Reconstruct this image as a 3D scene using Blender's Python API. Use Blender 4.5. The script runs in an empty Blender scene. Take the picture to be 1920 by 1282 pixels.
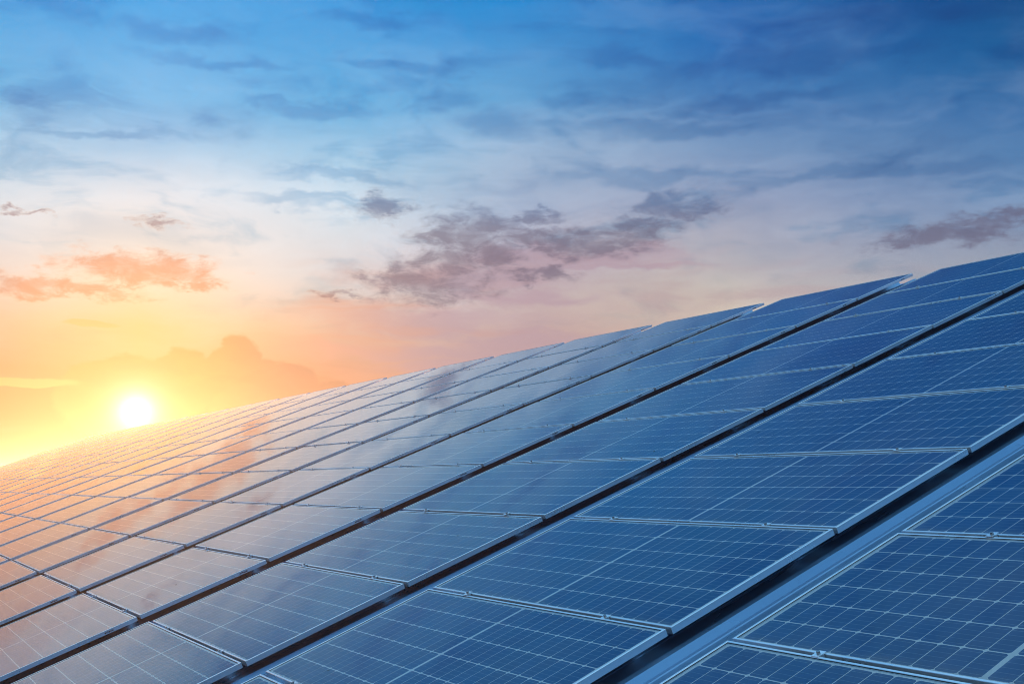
import bpy, math, random
from mathutils import Vector, Matrix
random.seed(7)
sc = bpy.context.scene
COL = sc.collection

# ------------------------------------------------------------------ camera
TILT = math.radians(21.452)          # slope of the roof
ZOFF = 6.2                           # height of the array's reference point above the ground
SU = Matrix(((1, 0, 0, 0), (0, math.cos(TILT), -math.sin(TILT), 0),
             (0, math.sin(TILT), math.cos(TILT), ZOFF), (0, 0, 0, 1)))   # (along ridge, up slope, normal) -> world
cam_d = bpy.data.cameras.new('camera'); cam = bpy.data.objects.new('camera', cam_d); COL.objects.link(cam)
cam_d.sensor_width = 36; cam_d.lens = 2077.85 / 1920 * 36
cam_d.clip_start = 0.05; cam_d.clip_end = 20000
right = Vector((0.514647668, 0.857401760, 0)); fwd = Vector((-0.85037253, 0.51042843, 0.12778646)).normalized()
up = right.cross(fwd)
cm = Matrix((right, up, -fwd)).transposed().to_4x4(); cm.translation = (3.56058, -2.87657, 0.56223 + ZOFF)
cam.matrix_world = cm
sc.camera = cam

# ------------------------------------------------------------------ view, sun, sky
sc.view_settings.view_transform = 'Standard'; sc.view_settings.look = 'None'
sc.view_settings.exposure = 0.30; sc.view_settings.gamma = 1.0
cy = sc.cycles; cy.max_bounces = 5; cy.diffuse_bounces = 2; cy.glossy_bounces = 3; cy.transmission_bounces = 2; cy.transparent_max_bounces = 8
cy.use_adaptive_sampling = True; cy.adaptive_threshold = .02; cy.adaptive_min_samples = 8
cy.filter_width = 1.0
cy.caustics_reflective = False; cy.caustics_refractive = False
HEAD = -59.026                        # compass heading the sky chart is drawn about
SUN_AZ = math.radians(HEAD - 18.744); SUN_EL = math.radians(3.54)
sun_dir = Vector((math.sin(SUN_AZ) * math.cos(SUN_EL), math.cos(SUN_AZ) * math.cos(SUN_EL), math.sin(SUN_EL)))
sd = bpy.data.lights.new('sun', 'SUN'); sun = bpy.data.objects.new('sun', sd); COL.objects.link(sun)
sd.energy = 2.0; sd.angle = math.radians(0.55); sd.color = (1.0, 0.50, 0.22)
sun.rotation_mode = 'QUATERNION'; sun.rotation_quaternion = sun_dir.to_track_quat('Z', 'Y')
sun.location = (-40, 20, 40)

def lin(r, g, b):
    f = lambda c: (c / 255 / 12.92) if c <= 10.3 else ((c / 255 + .055) / 1.055) ** 2.4
    return (f(r), f(g), f(b), 1.0)

class NT:
    """small helper for node trees"""
    def __init__(s, tree): s.t = tree; s.n = tree.nodes; s.l = tree.links
    def put(s, sock, v):
        if hasattr(v, 'is_output') or isinstance(v, bpy.types.NodeSocket): s.l.new(v, sock)
        else: sock.default_value = v
    def m(s, op, a, b=None, c=None, clamp=False):
        n = s.n.new('ShaderNodeMath'); n.operation = op; n.use_clamp = clamp
        for i, v in enumerate((a, b, c)):
            if v is not None: s.put(n.inputs[i], v)
        return n.outputs[0]
    def v(s, op, a, b=None, out=0):
        n = s.n.new('ShaderNodeVectorMath'); n.operation = op; s.put(n.inputs[0], a)
        if b is not None: s.put(n.inputs[1], b)
        return n.outputs[out]
    def xyz(s, x, y, z=0.0):
        n = s.n.new('ShaderNodeCombineXYZ'); s.put(n.inputs[0], x); s.put(n.inputs[1], y); s.put(n.inputs[2], z); return n.outputs[0]
    def sep(s, v):
        n = s.n.new('ShaderNodeSeparateXYZ'); s.put(n.inputs[0], v); return n.outputs
    def noise(s, vec, scale=1.0, detail=4.0, rough=.55, dist=0.0, lac=2.0, dim='3D'):
        n = s.n.new('ShaderNodeTexNoise'); n.noise_dimensions = dim; s.put(n.inputs['Vector'], vec); s.put(n.inputs['Scale'], scale)
        n.inputs['Detail'].default_value = detail; n.inputs['Roughness'].default_value = rough
        n.inputs['Distortion'].default_value = dist; n.inputs['Lacunarity'].default_value = lac
        return n.outputs['Fac'], n.outputs['Color']
    def map(s, v, a, b, c=0.0, d=1.0, smooth=True):
        n = s.n.new('ShaderNodeMapRange'); n.interpolation_type = 'SMOOTHSTEP' if smooth else 'LINEAR'
        s.put(n.inputs[0], v)
        for i, q in enumerate((a, b, c, d)): s.put(n.inputs[1 + i], q)
        return n.outputs[0]
    def mix(s, f, a, b, op='MIX'):
        n = s.n.new('ShaderNodeMix'); n.data_type = 'RGBA'; n.blend_type = op; n.clamp_result = False
        s.put(n.inputs[0], f); s.put(n.inputs[6], a); s.put(n.inputs[7], b); return n.outputs[2]
    def ramp(s, f, stops, mode='LINEAR'):
        n = s.n.new('ShaderNodeValToRGB'); s.put(n.inputs[0], f); cr = n.color_ramp; cr.interpolation = mode
        while len(cr.elements) < len(stops): cr.elements.new(0.5)
        for e, (p, c) in zip(cr.elements, stops): e.position = p; e.color = c
        return n.outputs[0]

world = bpy.data.worlds.new('World'); sc.world = world; world.use_nodes = True
W = NT(world.node_tree); W.n.clear()
tc = W.n.new('ShaderNodeTexCoord'); D = tc.outputs['Generated']
dx, dy, dz = W.sep(D)[:3]
DEG = 180 / math.pi
az = W.m('MULTIPLY', W.m('ARCTAN2', dx, dy), DEG)
a_ = W.m('SUBTRACT', W.m('MODULO', W.m('ADD', W.m('SUBTRACT', az, HEAD), 540.0), 360.0), 180.0)   # degrees right of the heading
e_ = W.m('MULTIPLY', W.m('ARCSINE', W.m('MINIMUM', W.m('MAXIMUM', dz, -1.0), 1.0)), DEG)         # elevation
eC = W.m('MAXIMUM', e_, 0.0)
da0 = W.m('ABSOLUTE', W.m('ADD', a_, 18.74))
dA = W.m('MINIMUM', da0, W.m('SUBTRACT', 360.0, da0))                                              # degrees of azimuth away from the sun
P2 = W.xyz(a_, e_, 0.0)
# slow wander so that the colour bands are not ruled
wn, wc = W.noise(dim='2D', vec=W.xyz(W.m('MULTIPLY', a_, .045), W.m('MULTIPLY', e_, .09), 2.0), scale=1.0, detail=2.0, rough=.5)
eW = W.m('MAXIMUM', W.m('ADD', eC, W.m('MULTIPLY', W.m('SUBTRACT', wn, .5), 3.2)), 0.0)
tE = W.m('DIVIDE', eW, 90.0, clamp=True)
def band(stops): return W.ramp(tE, [(e / 90, lin(*c)) for e, c in stops])  # upper stops, out of view, are raised to brighten the panel whites
B0 = band([(0, (160, 68, 16)), (2.8, (190, 90, 28)), (5.4, (206, 122, 54)), (8, (226, 176, 116)), (10.6, (232, 218, 202)), (13.2, (216, 222, 230)), (15.8, (162, 200, 230)), (18.5, (112, 184, 232)), (23, (56, 160, 228)), (32, (70, 158, 222)), (50, (140, 200, 240)), (90, (180, 220, 247))])
B1 = band([(0, (186, 92, 60)), (3, (186, 102, 74)), (5.6, (190, 120, 98)), (8.4, (204, 176, 162)), (11.1, (206, 210, 217)), (13.8, (200, 218, 232)), (16.5, (152, 198, 228)), (19.2, (90, 172, 222)), (24, (26, 146, 218)), (33, (58, 150, 218)), (50, (140, 200, 240)), (90, (180, 220, 247))])
B2 = band([(0, (206, 138, 118)), (3, (202, 144, 130)), (5.7, (196, 150, 142)), (8.5, (186, 164, 166)), (11.2, (176, 170, 186)), (14, (166, 182, 208)), (16.7, (146, 176, 208)), (19.3, (88, 158, 210)), (24.5, (12, 134, 208)), (33, (48, 142, 210)), (50, (140, 200, 240)), (90, (180, 220, 247))])
B3 = band([(0, (196, 150, 142)), (6, (190, 158, 154)), (9.3, (206, 194, 182)), (11, (186, 180, 186)), (13.7, (146, 158, 188)), (16.3, (112, 146, 188)), (19, (64, 122, 182)), (21.5, (18, 104, 178)), (24, (0, 94, 170)), (33, (34, 122, 194)), (50, (140, 200, 240)), (90, (180, 220, 247))])
B4 = band([(0, (200, 156, 148)), (6, (188, 164, 164)), (10.2, (152, 158, 176)), (12.7, (112, 142, 182)), (15.2, (80, 126, 176)), (17.6, (44, 104, 164)), (20, (4, 90, 152)), (22.4, (0, 82, 144)), (33, (28, 114, 184)), (50, (140, 200, 240)), (90, (180, 220, 247))])
base = W.mix(W.map(dA, 0, 10, smooth=False), B0, B1)
base = W.mix(W.map(dA, 10, 19, smooth=False), base, B2)
base = W.mix(W.map(dA, 19, 30, smooth=False), base, B3)
base = W.mix(W.map(dA, 30, 44, smooth=False), base, B4)
# unseen sky opposite the sun, shaped to light frame tops and darken their flanks
B5 = band([(0, (90, 84, 100)), (8, (72, 98, 140)), (16, (64, 116, 174)), (30, (92, 162, 218)), (50, (142, 200, 240)), (90, (180, 220, 247))])
base = W.mix(W.map(dA, 55, 120), base, B5)
base = W.mix(1.0, base, W.mix(W.map(e_, 24, 45), (.80, .80, .80, 1), (1, 1, 1, 1)), 'MULTIPLY')  # holds the visible sky down, so the overhead sky lights the panels more
# thin high cloud: pale veils and darker streaks, stretched along the horizon
_, warpc = W.noise(dim='2D', vec=W.xyz(W.m('MULTIPLY', a_, .10), W.m('MULTIPLY', e_, .22), 9.0), scale=1.0, detail=3.0, rough=.55)
warp = W.v('MULTIPLY', W.v('SUBTRACT', warpc, (.5, .5, .5)), (1.0, .9, 0))
hv = W.v('ADD', W.v('MULTIPLY', P2, (.075, .24, 0)), warp)
n1, _ = W.noise(dim='2D', vec=hv, scale=1.0, detail=6.0, rough=.58)
n2, _ = W.noise(dim='2D', vec=W.v('ADD', W.v('MULTIPLY', P2, (.16, .50, 0)), W.v('ADD', warp, (7.3, 2.1, 4.0))), scale=1.0, detail=5.0, rough=.6)
veil = W.m('MULTIPLY', W.map(n1, .42, .76), W.m('MULTIPLY', W.map(e_, 3, 12), W.map(e_, 15, 24, 1.0, .55)))
strk = W.m('MULTIPLY', W.map(n2, .50, .25), W.map(e_, 4, 13))
lum = W.mix(.55, base, W.mix(1.0, base, (1.35, 1.25, 1.16, 1), 'MULTIPLY'))
pale = W.mix(.22, lum, lin(200, 216, 234))
sky = W.mix(W.m('MULTIPLY', veil, .55), base, pale)
dark = W.mix(1.0, sky, (.32, .62, .80, 1), 'MULTIPLY')
sky = W.mix(W.m('MULTIPLY', strk, .6), sky, dark)
broad = W.m('MULTIPLY', W.map(n1, .47, .26), W.map(e_, 8, 15))
sky = W.mix(W.m('MULTIPLY', broad, .6), sky, W.mix(1.0, sky, (.50, .66, .80, 1), 'MULTIPLY'))
ST = [(-11.16,14.30,2.6,0.30), (-9.0,14.1,1.8,0.4), (15.16,20.99,7.17,0.66), (8.17,15.70,7.17,0.50), (17.57,15.15,8.27,0.44), (-15.15,20.74,4.14,0.33), (-5.73,21.32,3.31,0.39), (-20.70,16.90,4.41,0.28), (-7.75,23.16,2.48,0.39), (-10.18,18.91,3.03,0.44), (-12.66,19.15,1.65,0.22), (-3.15,19.82,1.65,0.77), (-0.86,18.26,1.93,0.66), (-9.00,15.62,3.58,0.28), (-9.80,14.51,4.41,0.25), (2.86,19.70,1.93,0.55), (20.47,22.50,7.72,0.99), (8.77,18.07,6.07,0.55), (12.93,19.13,4.41,0.44), (-25.15,18.10,1.65,0.39), (-17.60,21.99,3.31,0.55), (5.73,21.58,2.76,0.55)]
_, w6 = W.noise(dim='2D', vec=W.v('MULTIPLY', P2, (.22, .55, 0)), scale=1.0, detail=5.0, rough=.6)
PS = W.v('ADD', P2, W.v('MULTIPLY', W.v('SUBTRACT', w6, (.5, .5, .5)), (6.0, 2.6, 0)))
def cloud(blobs, vec, start=9.0):
    d = start
    for (ca, ce, ra, re) in blobs:
        q = W.v('LENGTH', W.v('MULTIPLY', W.v('SUBTRACT', vec, (ca, ce, 0)), (1 / ra, 1 / re, 0)), out=1)
        d = W.m('MINIMUM', d, q)
    return d
st_m = W.map(cloud(ST, PS), 1.5, .2)
sky = W.mix(W.m('MULTIPLY', st_m, .72), sky, W.mix(1.0, sky, (.42, .64, .80, 1), 'MULTIPLY'))
MV = [(-1.68,10.67,6.07,0.77), (2.53,11.76,6.07,0.61), (-4.45,8.45,6.07,0.72), (-6.09,6.78,7.17,0.66), (0.56,7.37,4.41,0.72), (1.12,9.57,4.41,0.50), (-2.21,5.71,4.96,0.55), (4.76,11.19,4.96,0.33)]
mv_m = W.map(W.m('ADD', cloud(MV, PS), W.m('MULTIPLY', W.m('SUBTRACT', n2, .5), 1.2)), 1.5, .3)
sky = W.mix(W.m('MULTIPLY', mv_m, .72), sky, W.mix(W.map(dA, 7, 16), lin(198, 138, 118), lin(156, 132, 148)))
# low banks of pinkish haze cloud
n3, _ = W.noise(dim='2D', vec=W.v('ADD', W.v('MULTIPLY', P2, (.06, .55, 0)), W.v('ADD', warp, (1.3, 5.1, 8.0))), scale=1.0, detail=4.0, rough=.55, dist=.2)
bank = W.m('MULTIPLY', W.map(n3, .45, .66), W.m('MULTIPLY', W.map(e_, 13, 8), W.map(dA, 3, 12)))
sky = W.mix(W.m('MULTIPLY', bank, .6), sky, W.mix(W.map(dA, 8, 24), lin(192, 136, 114), lin(157, 131, 140)))
# drifting low cumulus, lit from behind
CU = [(-2.25,12.86,2.48,1.10),(-0.84,11.83,1.32,0.72),(3.93,12.35,3.03,0.61),(6.17,12.79,1.65,0.44),(8.14,14.31,2.07,0.44),(9.51,13.83,1.38,0.28),(1.41,12.73,2.21,0.50),(-4.47,10.31,2.90,0.88),(-6.00,10.48,1.52,0.61),(-3.22,11.43,1.65,0.83),(-6.89,14.19,1.05,0.61),(1.41,13.74,1.38,0.28),(6.73,13.27,1.65,0.33),(1.40,10.81,1.65,0.33),(-8.88,9.73,1.10,0.19),(21.46,11.95,2.90,0.50),(23.78,12.56,1.93,0.39),(19.72,11.82,1.38,0.28),
      (-19.16,10.49,2.90,0.72),(-17.13,10.47,1.79,0.69),(-23.02,9.46,3.17,0.50),(-20.60,9.36,2.21,0.44),(-17.87,12.92,1.00,0.24),(-24.15,12.95,0.94,0.14),(-16.07,9.82,1.05,0.22)]
_, w2 = W.noise(dim='2D', vec=W.v('MULTIPLY', P2, (.55, 1.1, 0)), scale=1.0, detail=4.0, rough=.62)
PW = W.v('ADD', P2, W.v('MULTIPLY', W.v('SUBTRACT', w2, (.5, .5, .5)), (3.0, 1.5, 0)))
dC = cloud(CU, PW)
n4, _ = W.noise(dim='2D', vec=W.v('MULTIPLY', P2, (.62, 1.45, 0)), scale=1.0, detail=6.0, rough=.64, dist=.3)
cm_ = W.map(W.m('ADD', W.m('SUBTRACT', 1.36, dC), W.m('MULTIPLY', W.m('SUBTRACT', n4, .5), 2.2)), -.25, 1.0)
cu_col = W.mix(W.m('MAXIMUM', W.map(dA, 4.5, 11), W.map(e_, 10.8, 12.6, 0, .8)), lin(190, 114, 78), lin(86, 80, 106))
cu_col = W.mix(W.m('MULTIPLY', W.map(e_, 12.6, 15), W.map(dA, 3, 8)), cu_col, lin(69, 99, 140))
cu_col = W.mix(W.m('MULTIPLY', W.map(n4, .35, .65), .5), W.mix(.45, cu_col, sky), cu_col)
rim = W.m('MULTIPLY', W.m('MULTIPLY', W.map(cm_, .75, .25), W.map(dA, 16, 4)), .25)
cu_col = W.mix(rim, cu_col, lin(238, 192, 140))
sky = W.mix(W.m('MULTIPLY', cm_, .95), sky, cu_col)
# the bank of cumulus standing beside the sun, in silhouette
BK = [(-19.14,4.23,3.45,2.15),(-16.54,4.95,1.71,1.82),(-14.11,5.41,1.54,2.10),(-12.50,4.37,3.03,1.93),(-9.84,4.00,2.48,1.38)]
_, w5 = W.noise(dim='2D', vec=W.v('MULTIPLY', P2, (.6, .8, 0)), scale=1.0, detail=3.0, rough=.5)
PB = W.v('ADD', P2, W.v('MULTIPLY', W.v('SUBTRACT', w5, (.5, .5, .5)), (1.1, .8, 0)))
bk = W.map(W.m('ADD', cloud(BK, PB), W.m('MULTIPLY', W.m('SUBTRACT', n4, .5), .22)), 1.05, .91)
bk_col = W.mix(W.map(dA, 2, 8), lin(204, 116, 58), lin(150, 98, 84))
bk_col = W.mix(W.map(n4, .30, .70, 0, .40), bk_col, W.mix(1.0, bk_col, (1.30, 1.28, 1.22, 1), 'MULTIPLY'))
sky = W.mix(W.m('MULTIPLY', bk, W.map(dA, 14, 7, .35, .85)), sky, bk_col)
SL = [(-21.02,7.76,1.43,0.19),(-23.96,4.82,2.62,0.25)]
sl = W.map(cloud(SL, W.v('ADD', P2, W.v('MULTIPLY', W.v('SUBTRACT', w5, (.5, .5, .5)), (.8, .3, 0)))), 1.1, .75)
sky = W.mix(W.m('MULTIPLY', sl, .75), sky, lin(222, 153, 90))
# the sun and the bright air round it
sx = W.n.new('ShaderNodeVectorMath'); sx.operation = 'DOT_PRODUCT'; W.put(sx.inputs[0], D); sx.inputs[1].default_value = sun_dir
th = W.m('MULTIPLY', W.m('ARCCOSINE', W.m('MINIMUM', sx.outputs['Value'], 1.0)), DEG)
def glow(amp, wid, col):
    g = W.m('MULTIPLY', W.m('EXPONENT', W.m('DIVIDE', th, -wid)), amp)
    return W.mix(1.0, W.xyz(g, g, g), col, 'MULTIPLY')
sky = W.mix(1.0, sky, glow(3.2, .48, (1, .92, .74, 1)), 'ADD')
sky = W.mix(1.0, sky, glow(.03, 6.0, (1, .70, .4, 1)), 'ADD')
disc = W.map(th, .70, .25, 0, 12.0)
sky = W.mix(1.0, sky, W.mix(1.0, W.xyz(disc, disc, disc), (1, .95, .82, 1), 'MULTIPLY'), 'ADD')
# below the horizon: dim ground haze
sky = W.mix(W.map(e_, 0, -3), sky, lin(120, 104, 98))
ns = W.n.new('ShaderNodeTexSky'); ns.sky_type = 'NISHITA'; ns.sun_disc = False
ns.sun_elevation = SUN_EL; ns.sun_rotation = SUN_AZ
SKY_STRENGTH = 0.1
tot = W.mix(1.0, W.mix(1.0, sky, (1 / SKY_STRENGTH,) * 3 + (1,), 'MULTIPLY'), W.mix(1.0, ns.outputs[0], (.06, .06, .06, 1), 'MULTIPLY'), 'ADD')
bg1 = W.n.new('ShaderNodeBackground'); W.put(bg1.inputs[0], tot); bg1.inputs[1].default_value = SKY_STRENGTH
wo = W.n.new('ShaderNodeOutputWorld'); W.l.new(bg1.outputs[0], wo.inputs[0])
world.cycles.sampling_method = 'NONE'

# ------------------------------------------------------------------ materials
def mat(name):
    m = bpy.data.materials.new(name); m.use_nodes = True; t = NT(m.node_tree); t.n.clear()
    o = t.n.new('ShaderNodeOutputMaterial'); return m, t, o
def principled(t, o, **kw):
    p = t.n.new('ShaderNodeBsdfPrincipled'); t.l.new(p.outputs[0], o.inputs[0])
    for k, v in kw.items(): t.put(p.inputs[k.replace('_', ' ')], v)
    return p
def objco(t): return t.n.new('ShaderNodeTexCoord').outputs['Object']
def worldpos(t): return t.n.new('ShaderNodeNewGeometry').outputs['Position']

M_ALU, t, o = mat('anodised_aluminium')
nz, _ = t.noise(t.v('MULTIPLY', worldpos(t), (3, 3, 3)), 1, 5, .6)
principled(t, o, Base_Color=t.mix(t.map(nz, .3, .7), (.90, .92, .93, 1), (.96, .96, .96, 1)), Metallic=.72,
           Roughness=t.map(nz, .3, .7, .26, .36))
M_GASKET, t, o = mat('black_gasket')
principled(t, o, Base_Color=(.012, .012, .014, 1), Roughness=.7)
M_BACK, t, o = mat('white_backsheet')
principled(t, o, Base_Color=(.92, .93, .94, 1), Roughness=.5)
M_CELL, t, o = mat('silicon_cell')
uvn = t.n.new('ShaderNodeUVMap'); uvn.uv_map = 'cell_uv'
uu, vv = t.sep(uvn.outputs[0])[:2]
fr = t.m('FRACT', t.m('ADD', t.m('MULTIPLY', vv, 5.0), 0.0))
bus = t.map(t.m('ABSOLUTE', t.m('SUBTRACT', fr, .5)), .030, .022)                      # five ribbons per cell
oi = t.n.new('ShaderNodeObjectInfo')
gn, _ = t.noise(worldpos(t), 1.7, 3, .5)
ta = t.n.new('ShaderNodeAttribute'); ta.attribute_name = 'tone'
rv = t.m('ADD', t.m('ADD', t.m('MULTIPLY', oi.outputs['Random'], .40), t.m('MULTIPLY', ta.outputs['Fac'], .40)), t.m('MULTIPLY', gn, .45))
cellc = t.mix(rv, (.002, .058, .205, 1), (.004, .102, .325, 1))
principled(t, o, Base_Color=t.mix(t.m('MULTIPLY', bus, .75), cellc, (.30, .42, .55, 1)), Roughness=.42, Metallic=0.0)
M_GLASS, t, o = mat('solar_glass')
fres = t.n.new('ShaderNodeFresnel'); fres.inputs['IOR'].default_value = 1.50
tr = t.n.new('ShaderNodeBsdfTransparent'); tr.inputs[0].default_value = (.99, .995, .995, 1)
gl = t.n.new('ShaderNodeBsdfGlossy'); gl.inputs[0].default_value = (1, 1, 1, 1)
dn, _ = t.noise(worldpos(t), 1.1, 6, .65)
t.put(gl.inputs['Roughness'], t.map(dn, .3, .75, .012, .045))
ms = t.n.new('ShaderNodeMixShader'); t.l.new(fres.outputs[0], ms.inputs[0]); t.l.new(tr.outputs[0], ms.inputs[1]); t.l.new(gl.outputs[0], ms.inputs[2])
du = t.n.new('ShaderNodeBsdfDiffuse'); du.inputs[0].default_value = (.42, .40, .37, 1)  # a film of dust
dm = t.n.new('ShaderNodeMixShader'); d2, _ = t.noise(worldpos(t), 4.5, 7, .7)
oy = t.sep(objco(t))[1]
edge = t.m('MULTIPLY', t.map(oy, .075, .012), t.map(d2, .25, .75))                      # silt washed down against the lower rail
film = t.m('MULTIPLY', t.map(dn, .35, .75), t.map(d2, .35, .8))
t.put(dm.inputs[0], t.m('ADD', t.m('MULTIPLY', film, .035), t.m('MULTIPLY', edge, .24)))
t.l.new(ms.outputs[0], dm.inputs[1]); t.l.new(du.outputs[0], dm.inputs[2])
d3, _ = t.noise(t.v('MULTIPLY', worldpos(t), (17, 17, 17)), 1, 1, .5)                    # stray specks of dirt
sp = t.n.new('ShaderNodeBsdfDiffuse'); sp.inputs[0].default_value = (.06, .05, .04, 1)
sm = t.n.new('ShaderNodeMixShader'); t.put(sm.inputs[0], t.map(d3, .815, .84, 0, .75)); t.l.new(dm.outputs[0], sm.inputs[1]); t.l.new(sp.outputs[0], sm.inputs[2]); t.l.new(sm.outputs[0], o.inputs[0])
M_ROOF, t, o = mat('painted_metal_roof')
nz, _ = t.noise(t.v('MULTIPLY', worldpos(t), (2, .4, .4)), 1, 5, .6)
principled(t, o, Base_Color=t.mix(t.map(nz, .3, .7), (.20, .36, .54, 1), (.27, .46, .66, 1)), Metallic=.5, Roughness=t.map(nz, .3, .7, .22, .36))
M_STEEL, t, o = mat('stainless_bolt')
principled(t, o, Base_Color=(.35, .36, .37, 1), Metallic=1.0, Roughness=.3)
M_PRINT, t, o = mat('black_print')
principled(t, o, Base_Color=(.02, .02, .022, 1), Roughness=.6)
M_WALL, t, o = mat('rendered_wall')
nz, _ = t.noise(worldpos(t), 3, 6, .6)
principled(t, o, Base_Color=t.mix(nz, (.42, .40, .37, 1), (.55, .53, .49, 1)), Roughness=.85)
M_GROUND, t, o = mat('dry_grass_ground')
nz, _ = t.noise(worldpos(t), .05, 8, .65); nq, _ = t.noise(worldpos(t), 2.5, 6, .65)
principled(t, o, Base_Color=t.mix(nq, t.mix(nz, (.045, .060, .022, 1), (.11, .10, .055, 1)), (.07, .075, .035, 1)), Roughness=.95)

# ------------------------------------------------------------------ mesh helpers
def mesh(name, verts, faces, m, uv=None):
    me = bpy.data.meshes.new(name); me.from_pydata(verts, [], faces); me.materials.append(m)
    if uv:
        l = me.uv_layers.new(name='cell_uv')
        for i, q in enumerate(uv): l.data[i].uv = q
    me.update(); return me
def box(V, F, x0, x1, y0, y1, z0, z1):
    b = len(V); V += [(x0, y0, z0), (x1, y0, z0), (x1, y1, z0), (x0, y1, z0), (x0, y0, z1), (x1, y0, z1), (x1, y1, z1), (x0, y1, z1)]
    F += [tuple(b + i for i in f) for f in ((3, 2, 1, 0), (4, 5, 6, 7), (0, 1, 5, 4), (1, 2, 6, 5), (2, 3, 7, 6), (3, 0, 4, 7))]
def prism(V, F, prof, y0, y1, close=True):
    """profile of (x, z) points swept along y"""
    b = len(V); n = len(prof)
    V += [(x, y0, z) for x, z in prof] + [(x, y1, z) for x, z in prof]
    F += [(b + i, b + (i + 1) % n, b + n + (i + 1) % n, b + n + i) for i in range(n if close else n - 1)]
    if close: F += [tuple(b + i for i in reversed(range(n))), tuple(b + n + i for i in range(n))]
def ring(V, F, x0, x1, y0, y1, prof):
    """closed rectangular ring; prof = (inset, z) loop, swept round the rectangle with mitred corners"""
    b = len(V); n = len(prof)
    for (cx, cy, sx, sy) in ((x0, y0, 1, 1), (x1, y0, -1, 1), (x1, y1, -1, -1), (x0, y1, 1, -1)):
        V += [(cx + sx * i, cy + sy * i, z) for i, z in prof]
    for k in range(4):
        k2 = (k + 1) % 4
        F += [(b + k * n + i, b + k2 * n + i, b + k2 * n + (i + 1) % n, b + k * n + (i + 1) % n) for i in range(n)]
def new(name, me, parent=None, mw=None):
    ob = bpy.data.objects.new(name, me); COL.objects.link(ob)
    if parent: ob.parent = parent
    if mw is not None: ob.matrix_world = mw
    return ob
def tag(o, label, cat=None, group=None, kind=None):
    if label: o['label'] = label
    if cat: o['category'] = cat
    if group: o['group'] = group
    if kind: o['kind'] = kind
    return o
ORD = ['first', 'second', 'third', 'fourth', 'fifth', 'sixth', 'seventh', 'eighth', 'ninth', 'tenth', 'eleventh', 'twelfth', 'thirteenth', 'fourteenth', 'fifteenth', 'sixteenth', 'seventeenth', 'eighteenth', 'nineteenth', 'twentieth', 'twenty-first', 'twenty-second', 'twenty-third', 'twenty-fourth']

# ------------------------------------------------------------------ array layout (metres in the roof plane)
LU, LV, GV = 2.095, 1.0, 0.0257            # panel length along the ridge, width up the slope, gap between rows
GAPS = {-1: .358, 1: .325, 2: .382}         # aisle on the right (k=-1) / left of each near column
def right_edge(k):
    if k == -1: return LU + .358
    if k == 0: return 0.0
    if k == 1: return -LU - .325
    if k == 2: return -2 * LU - .325 - .382
    return -2 * LU - .707 - (k - 2) * (LU + .331)
K0, K1, R0, R1 = -1, 22, -3, 7
PV = LV + GV
FR = 0.030                                  # frame depth
ROOF = -0.120                               # roof pan below the panel tops

# ------------------------------------------------------------------ ground
V, F = [], []
S = 9000.0; n = 24
for j in range(n + 1):
    for i in range(n + 1): V.append((-S + 2 * S * i / n, -S + 2 * S * j / n, 0.0))
for j in range(n):
    for i in range(n): F.append((j * (n + 1) + i, j * (n + 1) + i + 1, (j + 1) * (n + 1) + i + 1, (j + 1) * (n + 1) + i))
g = new('ground', mesh('ground', V, F, M_GROUND)); tag(g, 'dry grass ground around the building', kind='structure')

# ------------------------------------------------------------------ the building that carries the array
XL, XR, VE, VR = -58.0, 8.0, -3.55, 8.32
bld = bpy.data.objects.new('building', None); COL.objects.link(bld)
tag(bld, 'long building with ribbed metal roof seen dark between the panel columns', 'building')
# sheet: ribs every 0.25 m
def rib_profile(w=1.0, pitch=.25):
    pr = []
    for i in range(int(round(w / pitch))):
        x = i * pitch
        pr += [(x, 0), (x + .080, 0), (x + .100, .030), (x + .135, .030), (x + .155, 0), (x + .172, 0), (x + .176, .004), (x + .184, .004), (x + .188, 0)]
    pr.append((w, 0)); return pr
V, F = [], []
prism(V, F, rib_profile(), VE, VR, close=False)
ms_ = mesh('roof_sheet', V, F, M_ROOF)
rx = XL
x_off = -0.115
while rx < XR - .01:
    new('roof_sheet', ms_, bld, SU @ Matrix.Translation((rx + x_off, 0, ROOF))); rx += 1.0
ct, st = math.cos(TILT), math.sin(TILT)
def sw(u, v, nn): return SU @ Vector((u, v, nn))
rg = sw(0, VR, ROOF); ev = sw(0, VE, ROOF)
hy = rg.y * 2 - ev.y
xa, xb = XL + x_off, XR + x_off
new('back_roof', mesh('back_roof', [(xa, rg.y + .01, rg.z - .01), (xb, rg.y + .01, rg.z - .01), (xb, hy, ev.z), (xa, hy, ev.z)], [(0, 1, 2, 3)], M_ROOF), bld)
V, F = [], []
prism(V, F, [(-.22, -.085), (0, .004), (.22, -.085), (.22, -.10), (0, -.012), (-.22, -.10)], xa, xb)
cap = mesh('ridge_cap', [(y, rg.y + x + .02, rg.z + z - .004) for (x, y, z) in V], F, M_ROOF); new('ridge_cap', cap, bld)
y0, y1 = ev.y + .35, hy - .35
def quad(name, pts): new(name, mesh(name, pts, [tuple(range(len(pts)))], M_WALL), bld)
zt = ev.z + .35 * math.tan(TILT) - .06
quad('wall', [(xa + .3, y0, 0), (xb - .3, y0, 0), (xb - .3, y0, zt), (xa + .3, y0, zt)])
quad('wall', [(xb - .3, y1, 0), (xa + .3, y1, 0), (xa + .3, y1, zt), (xb - .3, y1, zt)])
for x in (xa + .3, xb - .3):
    quad('gable_wall', [(x, y0, 0), (x, y1, 0), (x, y1, zt), (x, (y0 + y1) / 2, rg.z - .06), (x, y0, zt)])

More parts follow.
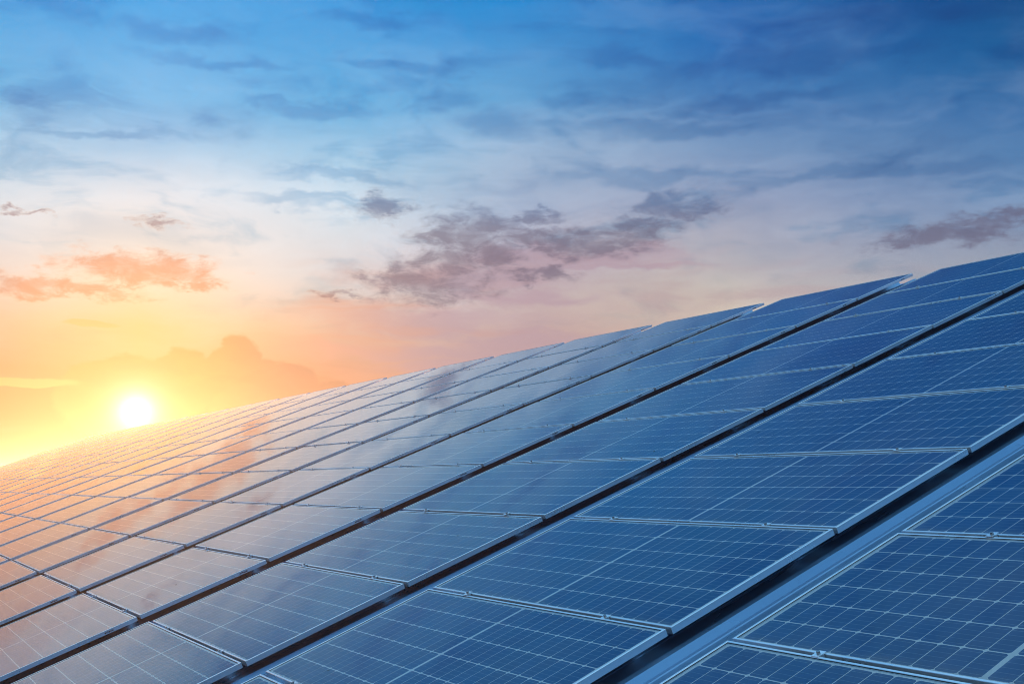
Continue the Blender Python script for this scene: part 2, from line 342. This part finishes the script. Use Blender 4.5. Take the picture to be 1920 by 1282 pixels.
# ------------------------------------------------------------------ panel meshes (origin: lower left corner, top of the frame)
V, F = [], []
ring(V, F, -LU, 0, 0, LV, [(0, -FR), (0, -.0012), (.0012, 0), (.0102, 0), (.0112, -.0008), (.0112, -.0068), (.0018, -.0068), (.0018, -FR + .002), (.028, -FR + .002), (.028, -FR)])
ME_FRAME = mesh('frame', V, F, M_ALU)
V, F = [], []
ring(V, F, -LU + .0112, -.0112, .0112, LV - .0112, [(0, -.0018), (.0022, -.0022), (.0022, -.0040), (0, -.0040)])
ME_GASK = mesh('gasket', V, F, M_GASKET)
V = [(-LU + .0125, .0125, -.0026), (-.0125, .0125, -.0026), (-.0125, LV - .0125, -.0026), (-LU + .0125, LV - .0125, -.0026)]
V += [(x, y, -.0056) for x, y, z in V]
ME_GLASS = mesh('glass', V, [(0, 1, 2, 3), (0, 4, 5, 1), (1, 5, 6, 2), (2, 6, 7, 3), (3, 7, 4, 0)], M_GLASS)
V, F = [], []
box(V, F, -LU + .006, -.006, .006, LV - .006, -.0085, -.0064)
ME_BACK = mesh('backsheet', V, F, M_BACK)
# cells: two halves of 12 x 6, chamfered corners
BU, BV, MID = .030, .0215, .017
CU_P = (LU - 2 * BU - MID) / 24; CV_P = (LV - 2 * BV) / 6
CW, CH, CC = CU_P - .0042, CV_P - .0062, .0075
def cell_geo(V, F, UV, cx, cy):
    b = len(V); w, h, c = CW / 2, CH / 2, CC
    pts = [(-w + c, -h), (w - c, -h), (w, -h + c), (w, h - c), (w - c, h), (-w + c, h), (-w, h - c), (-w, -h + c)]
    V += [(cx + x, cy + y, -.0060) for x, y in pts] + [(cx + x, cy + y, -.0064) for x, y in pts]
    F.append(tuple(b + i for i in range(8))); UV += [(x / CW + .5, y / CH + .5) for x, y in pts]
    for i in range(8):
        j = (i + 1) % 8; F.append((b + i, b + 8 + i, b + 8 + j, b + j)); UV += [(.5, .01)] * 4
def cell_centres():
    for i in range(24):
        cx = -LU + BU + CU_P * (i + .5) + (MID if i >= 12 else 0)
        for j in range(6): yield cx, BV + CV_P * (j + .5)
V, F, UV = [], [], []
for cx, cy in cell_centres(): cell_geo(V, F, UV, cx, cy)
ME_CELLS = mesh('cell_array', V, F, M_CELL, UV)
at = ME_CELLS.attributes.new('tone', 'FLOAT', 'FACE'); tr_ = random.Random(5)
for i in range(144):
    q = tr_.random()
    for j in range(9): at.data[i * 9 + j].value = q
V, F, UV = [], [], []
cell_geo(V, F, UV, 0, 0); ME_CELL = mesh('cell', V, F, M_CELL, UV)
# printed serial mark on the frame's right flank
V, F = [], []
y = 0
for w_, h0, h1 in ((.010, .2, .8), (.004, .1, .9), (.006, .3, .9), (.012, .15, .75), (.003, .1, .9), (.008, .25, .85), (.004, .2, .6)):
    box(V, F, .0001, .0005, y, y + w_, -FR + .004 + h0 * .016, -FR + .004 + h1 * .016); y += w_ + .003
ME_MARK = mesh('serial_mark', V, F, M_PRINT)

# ------------------------------------------------------------------ mounting rails with clamps
CL_U = (.437, LU - .437)
V, F = [], []
box(V, F, -.020, .020, R0 * PV - .12, (R1 + 1) * PV - GV + .055, -FR - .046, -FR - .001)
ME_RAIL = mesh('rail_profile', V, F, M_ALU)
V, F = [], []
box(V, F, -.0165, .0165, -.0080 - GV / 2, .0080 + GV / 2, .0005, .0040)       # top plate over both frames
box(V, F, -.016, -.0128, -.009, .009, -.030, .0005); box(V, F, .0128, .016, -.009, .009, -.030, .0005)
ME_CLAMP = mesh('clamp', V, F, M_ALU)
V, F = [], []
hx = [(.0075 * math.cos(math.pi / 3 * i), .0075 * math.sin(math.pi / 3 * i)) for i in range(6)]
V = [(x, y, .0047) for x, y in hx] + [(x, y, .0125) for x, y in hx]
F = [tuple(range(6, 12))] + [(i, (i + 1) % 6, 6 + (i + 1) % 6, 6 + i) for i in range(6)]
ME_BOLT = mesh('bolt', V, F, M_STEEL)
V, F = [], []
box(V, F, -.030, .030, -.035, .035, ROOF + .0005, ROOF + .008); box(V, F, -.0235, -.0205, -.03, .03, ROOF + .008, -FR - .01); box(V, F, .0205, .0235, -.03, .03, ROOF + .008, -FR - .01)
ME_FOOT = mesh('roof_bracket', V, F, M_ALU)
for k in range(K0, K1 + 1):
    for side, du in (('right', CL_U[0]), ('left', CL_U[1])):
        u = right_edge(k) - du
        root = bpy.data.objects.new('mounting_rail', None); COL.objects.link(root); root.matrix_world = SU @ Matrix.Translation((u, 0, 0))
        tag(root, 'mounting rail under the %s half of the %s panel column from the right' % (side, ORD[k - K0]), 'mounting rail', 'rails under the solar panels')
        ob = new('rail_profile', ME_RAIL, root)
        for r in range(R0 + 1, R1 + 1):
            c = new('clamp', ME_CLAMP, root); c.location = (random.uniform(-.012, .012), r * PV - GV / 2, 0)
            c.rotation_euler.z = random.uniform(-.05, .05)
            if k <= 5: new('bolt', ME_BOLT, c).rotation_euler.z = random.random()
        if k <= 8:
            for q in range(7):
                new('roof_bracket', ME_FOOT, root).location = (0, R0 * PV + .4 + q * 1.75, 0)

# ------------------------------------------------------------------ solar panels
near = {(-1, -1), (-1, 0), (-1, 1), (0, -2), (0, -1), (0, 0), (0, 1), (0, 2), (0, 3), (0, 4), (0, 5), (1, -2), (1, -1), (1, 0), (1, 1), (1, 2), (1, 3), (2, -2), (2, -1)}
def panel_label(k, r):
    col = 'the %s column from the right' % ORD[k - K0]
    if k <= 0:
        lo = {-1: -1, 0: -2}[k]
        if r < lo: return 'solar panel in %s, %s row below the photo edge' % (col, ORD[lo - r - 1])
        return 'blue solar panel in %s, %s up from the bottom edge' % (col, ORD[r - lo])
    return 'solar panel in %s, %s row below the ridge' % (col, ORD[R1 - r])
rnd = random.Random(3)
for k in range(K0, K1 + 1):
    for r in range(R0, R1 + 1):
        root = bpy.data.objects.new('solar_panel', None); COL.objects.link(root)
        j = Matrix.Rotation(rnd.gauss(0, .0026), 4, 'X') @ Matrix.Rotation(rnd.gauss(0, .0014), 4, 'Y')
        root.matrix_world = SU @ Matrix.Translation((right_edge(k) + rnd.gauss(0, .0016), r * PV + rnd.gauss(0, .0012), 0)) @ j
        tag(root, panel_label(k, r), 'solar panel', 'solar panels on the roof')
        new('frame', ME_FRAME, root); new('glass', ME_GLASS, root); new('backsheet', ME_BACK, root)
        if k <= 6: new('gasket', ME_GASK, root)
        if (k, r) in near:
            for cx, cy in cell_centres(): new('cell', ME_CELL, root).location = (cx, cy, 0)
        else:
            c = new('cell_array', ME_CELLS, root); c['kind'] = 'stuff'
        if 2 <= k <= 6: new('serial_mark', ME_MARK, root).location = (0, .76 + .02 * rnd.random(), 0)

# ------------------------------------------------------------------ thin evening haze, one closed box round everything
M_HAZE = bpy.data.materials.new('evening_haze'); M_HAZE.use_nodes = True; t = NT(M_HAZE.node_tree); t.n.clear()
o = t.n.new('ShaderNodeOutputMaterial'); pv = t.n.new('ShaderNodeVolumePrincipled')
pv.inputs['Color'].default_value = (.97, .96, .95, 1); pv.inputs['Density'].default_value = .0023; pv.inputs['Anisotropy'].default_value = .84
t.l.new(pv.outputs[0], o.inputs['Volume'])
V, F = [], []
box(V, F, -9100, 9100, -9100, 9100, -1.0, 9.7)
hz = new('haze', mesh('haze', V, F, M_HAZE)); tag(hz, 'thin warm evening haze over the array', kind='stuff')
